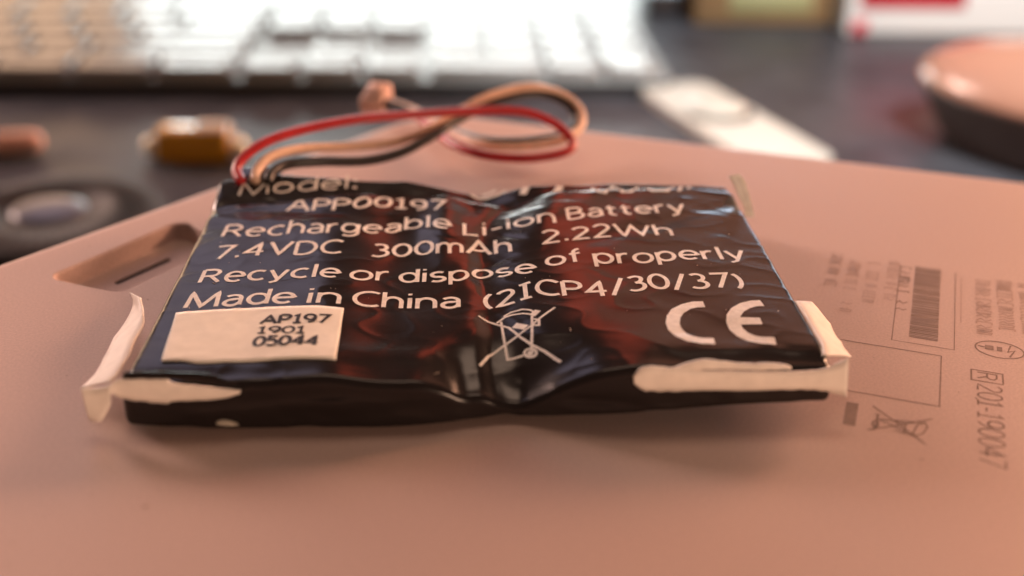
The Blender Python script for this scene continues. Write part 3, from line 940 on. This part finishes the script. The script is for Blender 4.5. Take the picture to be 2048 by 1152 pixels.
lp = rounded_poly([(KX0, KY0 - 250), (KX1 + 2, KY0 - 250), (KX1 + 2, KY1 - 250 + 3), (KX0, KY1 - 250 + 3)], [5, 6, 6, 5], 6)
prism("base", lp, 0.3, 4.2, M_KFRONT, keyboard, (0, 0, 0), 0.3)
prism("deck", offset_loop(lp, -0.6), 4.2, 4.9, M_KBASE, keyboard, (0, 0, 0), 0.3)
KEYMESH = {}


def key(x0, x1, row, h=1):
    w = x1 - x0 - 2.3
    d = 18.55 * h - 2.3
    k = (round(w, 1), h)
    if k not in KEYMESH:
        KEYMESH[k] = rounded_box_mesh("key", w, d, 3.6, 0.7, M_KEY, 2, 0.35, 0.02)
    link("key", KEYMESH[k], keyboard, ((x0 + x1) / 2, KY0 - 250 + 2.4 + row * 18.55 + 18.55 * h / 2, 4.6))


P = 19.5
for row in range(6):
    x = -74.6
    widths = {0: [1.35, 1.35, 1.35], 1: [2.7, 1, 1, 1], 2: [2.1, 1, 1, 1, 1], 3: [1.5, 1, 1, 1, 1], 4: [1.9, 1, 1, 1, 1], 5: [1, 1, 1, 1, 1, 1]}[row]
    for w in widths + [1, 1]:
        if x - w * P < KX0 + 3:
            break
        key(x - w * P, x, row)
        x -= w * P
for row in (0, 3, 4, 5):
    for c in range(3):
        key(-73.2 + c * 19.7, -73.2 + (c + 1) * 19.7, row)
key(-73.2 + 19.7, -73.2 + 2 * 19.7, 1)
key(-12.6, 26.0, 0)
key(26.0, 45.2, 0)
key(45.2, 64.2, 0, 2)
for row in range(1, 6):
    for c in range(4):
        if c == 3 and row in (1, ):
            continue
        key(-12.6 + c * 19.2, -12.6 + (c + 1) * 19.2, row)

# ------------------------------------------------------------------ mouse
mouse = empty("mouse", (178, 191, TZ), "dark computer mouse with copper top shell at the right edge", "mouse")


def mouse_part(name, z0, z1, scale, mat):
    """slice of the mouse body between two relative heights"""
    seg, V, F = 56, [], []
    N = 14
    RXM, RYM, HM = 54.0, 31.0, 31.0
    for j in range(N + 1):
        t = z0 + (z1 - z0) * j / N
        if t < 0.52:
            k = (0.86 + 0.14 * (t / 0.52) ** 0.7) * scale
        else:
            k = max(0.02, 1 - ((t - 0.52) / 0.48) ** 2.0) ** 0.5 * scale
        for i in range(seg):
            a = 2 * math.pi * i / seg
            c, s = math.cos(a), math.sin(a)
            c2 = math.copysign(abs(c) ** 0.85, c)
            s2 = math.copysign(abs(s) ** 0.85, s)
            x = RXM * k * c2 + 8 * t
            hz = HM * t * (1 + 0.0 * c)
            V.append((x, RYM * k * s2 * (1 - 0.10 * c), hz))
    for j in range(N):
        for i in range(seg):
            i2 = (i + 1) % seg
            F.append((j * seg + i, j * seg + i2, (j + 1) * seg + i2, (j + 1) * seg + i))
    F.append(tuple(range(seg))[::-1])
    F.append(tuple(N * seg + i for i in range(seg)))
    o = fix_normals(obj(name, V, F, mat, mouse, True))
    return o


mouse_part("body", 0.01, 0.52, 1.0, M_MOUSE)
mouse_part("top_shell", 0.53, 1.0, 1.006, M_MTOP)
mouse.rotation_euler = (0, 0, D2R(129))

# ------------------------------------------------------------------ small things on the desk
amber = empty("amber_cylinder", (-74, 199, TZ), "small amber cylinder with pale metal ends on the desk", "cylinder")
link("amber_body", rounded_box_mesh("amber_body", 19.5, 8.4, 8.8, 1.0, M_AMBER, 3), amber, (0, 0, 0.1))
link("amber_cap", rounded_box_mesh("amber_cap", 8.0, 7.4, 0.9, 0.3, M_GREYTAPE, 2), amber, (5.0, 0, 8.8))
for s in (-1, 1):
    lathe("metal_end", [(0.2, s * 9.2), (2.8, s * 9.2), (3.0, s * 10.0), (3.0, s * 12.4), (2.2, s * 13.6), (0.2, s * 14.0)], M_BRASS, amber, 24, 'X', (0, 0, 3.2))
amber.rotation_euler = (0, 0, D2R(-2))

pen = empty("copper_pen", (-125, 202, TZ), "copper coloured rounded pen end at the left edge", "pen")
lathe("barrel", [(0.3, 9.0), (1.6, 8.7), (2.6, 7.6), (3.1, 5.8), (3.2, 2.0), (3.2, -70)], M_PEN, pen, 28, 'X', (0, 0, 3.4))
lathe("collar", [(3.22, -9.0), (3.35, -8.8), (3.35, -7.4), (3.22, -7.2)], M_BRASS, pen, 28, 'X', (0, 0, 3.4))
pen.rotation_euler = (0, 0, D2R(14))

puck = empty("ribbed_disc", (-97, 148, TZ), "dark round ribbed disc with a glossy centre left of the casing", "disc")
prof = [(0.5, 0.05), (25, 0.05), (26.0, 0.6), (26.0, 3.4), (25.2, 4.6), (23.0, 5.4), (13.0, 5.8), (12.6, 5.2), (0.5, 5.2)]
lathe("rim", prof, M_PUCK, puck, 64)
ribm = rounded_box_mesh("rib", 7.6, 1.2, 1.1, 0.3, M_PUCK, 1)
for k in range(56):
    a = 2 * math.pi * k / 56
    link("rib", ribm, puck, (18.6 * math.cos(a), 18.6 * math.sin(a), 4.8), (0, 0.04, a))
lathe("glossy_centre", [(0.3, 5.3), (8.4, 5.3), (8.4, 5.5), (7.6, 5.9), (5.0, 6.2), (2.0, 6.4), (0.3, 6.4)], M_GLASS, puck, 48)

strip = empty("ivory_strip", (77, 231, TZ), "ivory plastic strip with a round raised button behind the casing", "strip")
plate = rounded_poly([(-12.5, -44), (12.5, -44), (12.5, 36), (-12.5, 36)], [3, 3, 7, 7], 6)
prism("plate", plate, 0.1, 3.0, M_IVORY, strip, (0, 0, 0), 0.5)
lathe("button", [(0.3, 3.0), (8.6, 3.0), (9.2, 4.2), (8.8, 5.0), (5.0, 5.4), (0.3, 5.5)], M_IVORY, strip, 40, 'Z', (0, 4, 0))
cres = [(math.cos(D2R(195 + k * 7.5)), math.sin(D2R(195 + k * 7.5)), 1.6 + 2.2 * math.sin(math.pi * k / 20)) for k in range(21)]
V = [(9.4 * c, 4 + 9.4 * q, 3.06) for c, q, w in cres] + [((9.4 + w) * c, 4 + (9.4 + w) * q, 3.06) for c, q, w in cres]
obj("dark_crescent", V, [(k, k + 1, 22 + k, 21 + k) for k in range(20)], M_SLOT_SHADOW, strip)  # flat dark crescent on the plate in front of the button
strip.rotation_euler = (0, 0, D2R(16))


def carton(name, loc, size, mat, label, cat, extra):
    e = empty(name, loc, label, cat)
    link("carton", rounded_box_mesh("carton", *size, 1.2, mat, 2), e, (0, 0, 0.1))
    for pn, ploc, psize, pm in extra:
        link(pn, rounded_box_mesh(pn, *psize, 0.15, pm, 1), e, ploc)
    return e


carton("white_carton", (230, 372, TZ), (160, 52, 70), M_WBOX, "white carton with a red printed corner at the upper right", "carton",
       [("red_panel", (-54, -26.0, 10.5), (42, 0.8, 58), M_RBOX), ("red_edge", (-74, -26.0, 0.8), (6, 0.8, 5), M_RBOX)])
carton("brown_carton", (122, 382, TZ), (58, 40, 52), M_BROWN, "brown carton with a yellowish band beside the white carton", "carton",
       [("yellow_band", (2, -20.0, 5), (34, 0.8, 9), M_YELLOW)])
carton("pale_blue_card", (87, 392, TZ), (22, 26, 20), M_BLUE, "pale blue box end between keyboard and brown carton", "box",
       [("painted_shadow", (0, -13.0, 0.6), (21, 0.7, 9), M_SLOT_SHADOW)])  # dark panel stands in for the shadow under the box

# ------------------------------------------------------------------ dust and lint lying on the casing and the film
random.seed(21)
V, F = [], []
for k in range(150):
    if k < 105:
        x, y = random.uniform(-50, 48), random.uniform(-42, 24)
        if -34 < x < 34 and -22 < y < 30:
            continue
        z = 0.02
    else:
        x, y = random.uniform(-28, 28), random.uniform(-18.5, 18)
        z = film_top(x, y) + 0.05
    r = random.uniform(0.035, 0.10)
    a = random.uniform(0, 3.1)
    l = r * random.choice([1, 1, 1.4, 4.0])
    b = len(V)
    for sx, sy, sz in ((-1, 0, 0), (0, -1, 0), (1, 0, 0), (0, 1, 0), (0, 0, 1)):
        dx, dy = sx * l, sy * r * 0.7
        V.append((x + dx * math.cos(a) - dy * math.sin(a), y + dx * math.sin(a) + dy * math.cos(a), z + sz * r * 0.6))
    F += [(b, b + 1, b + 4), (b + 1, b + 2, b + 4), (b + 2, b + 3, b + 4), (b + 3, b, b + 4), (b + 3, b + 2, b + 1, b)]
dust = obj("dust", V, F, M_DUST)
dust["kind"] = "stuff"
dust["label"] = "fine pale dust and lint on the casing and film"
dust["category"] = "dust"
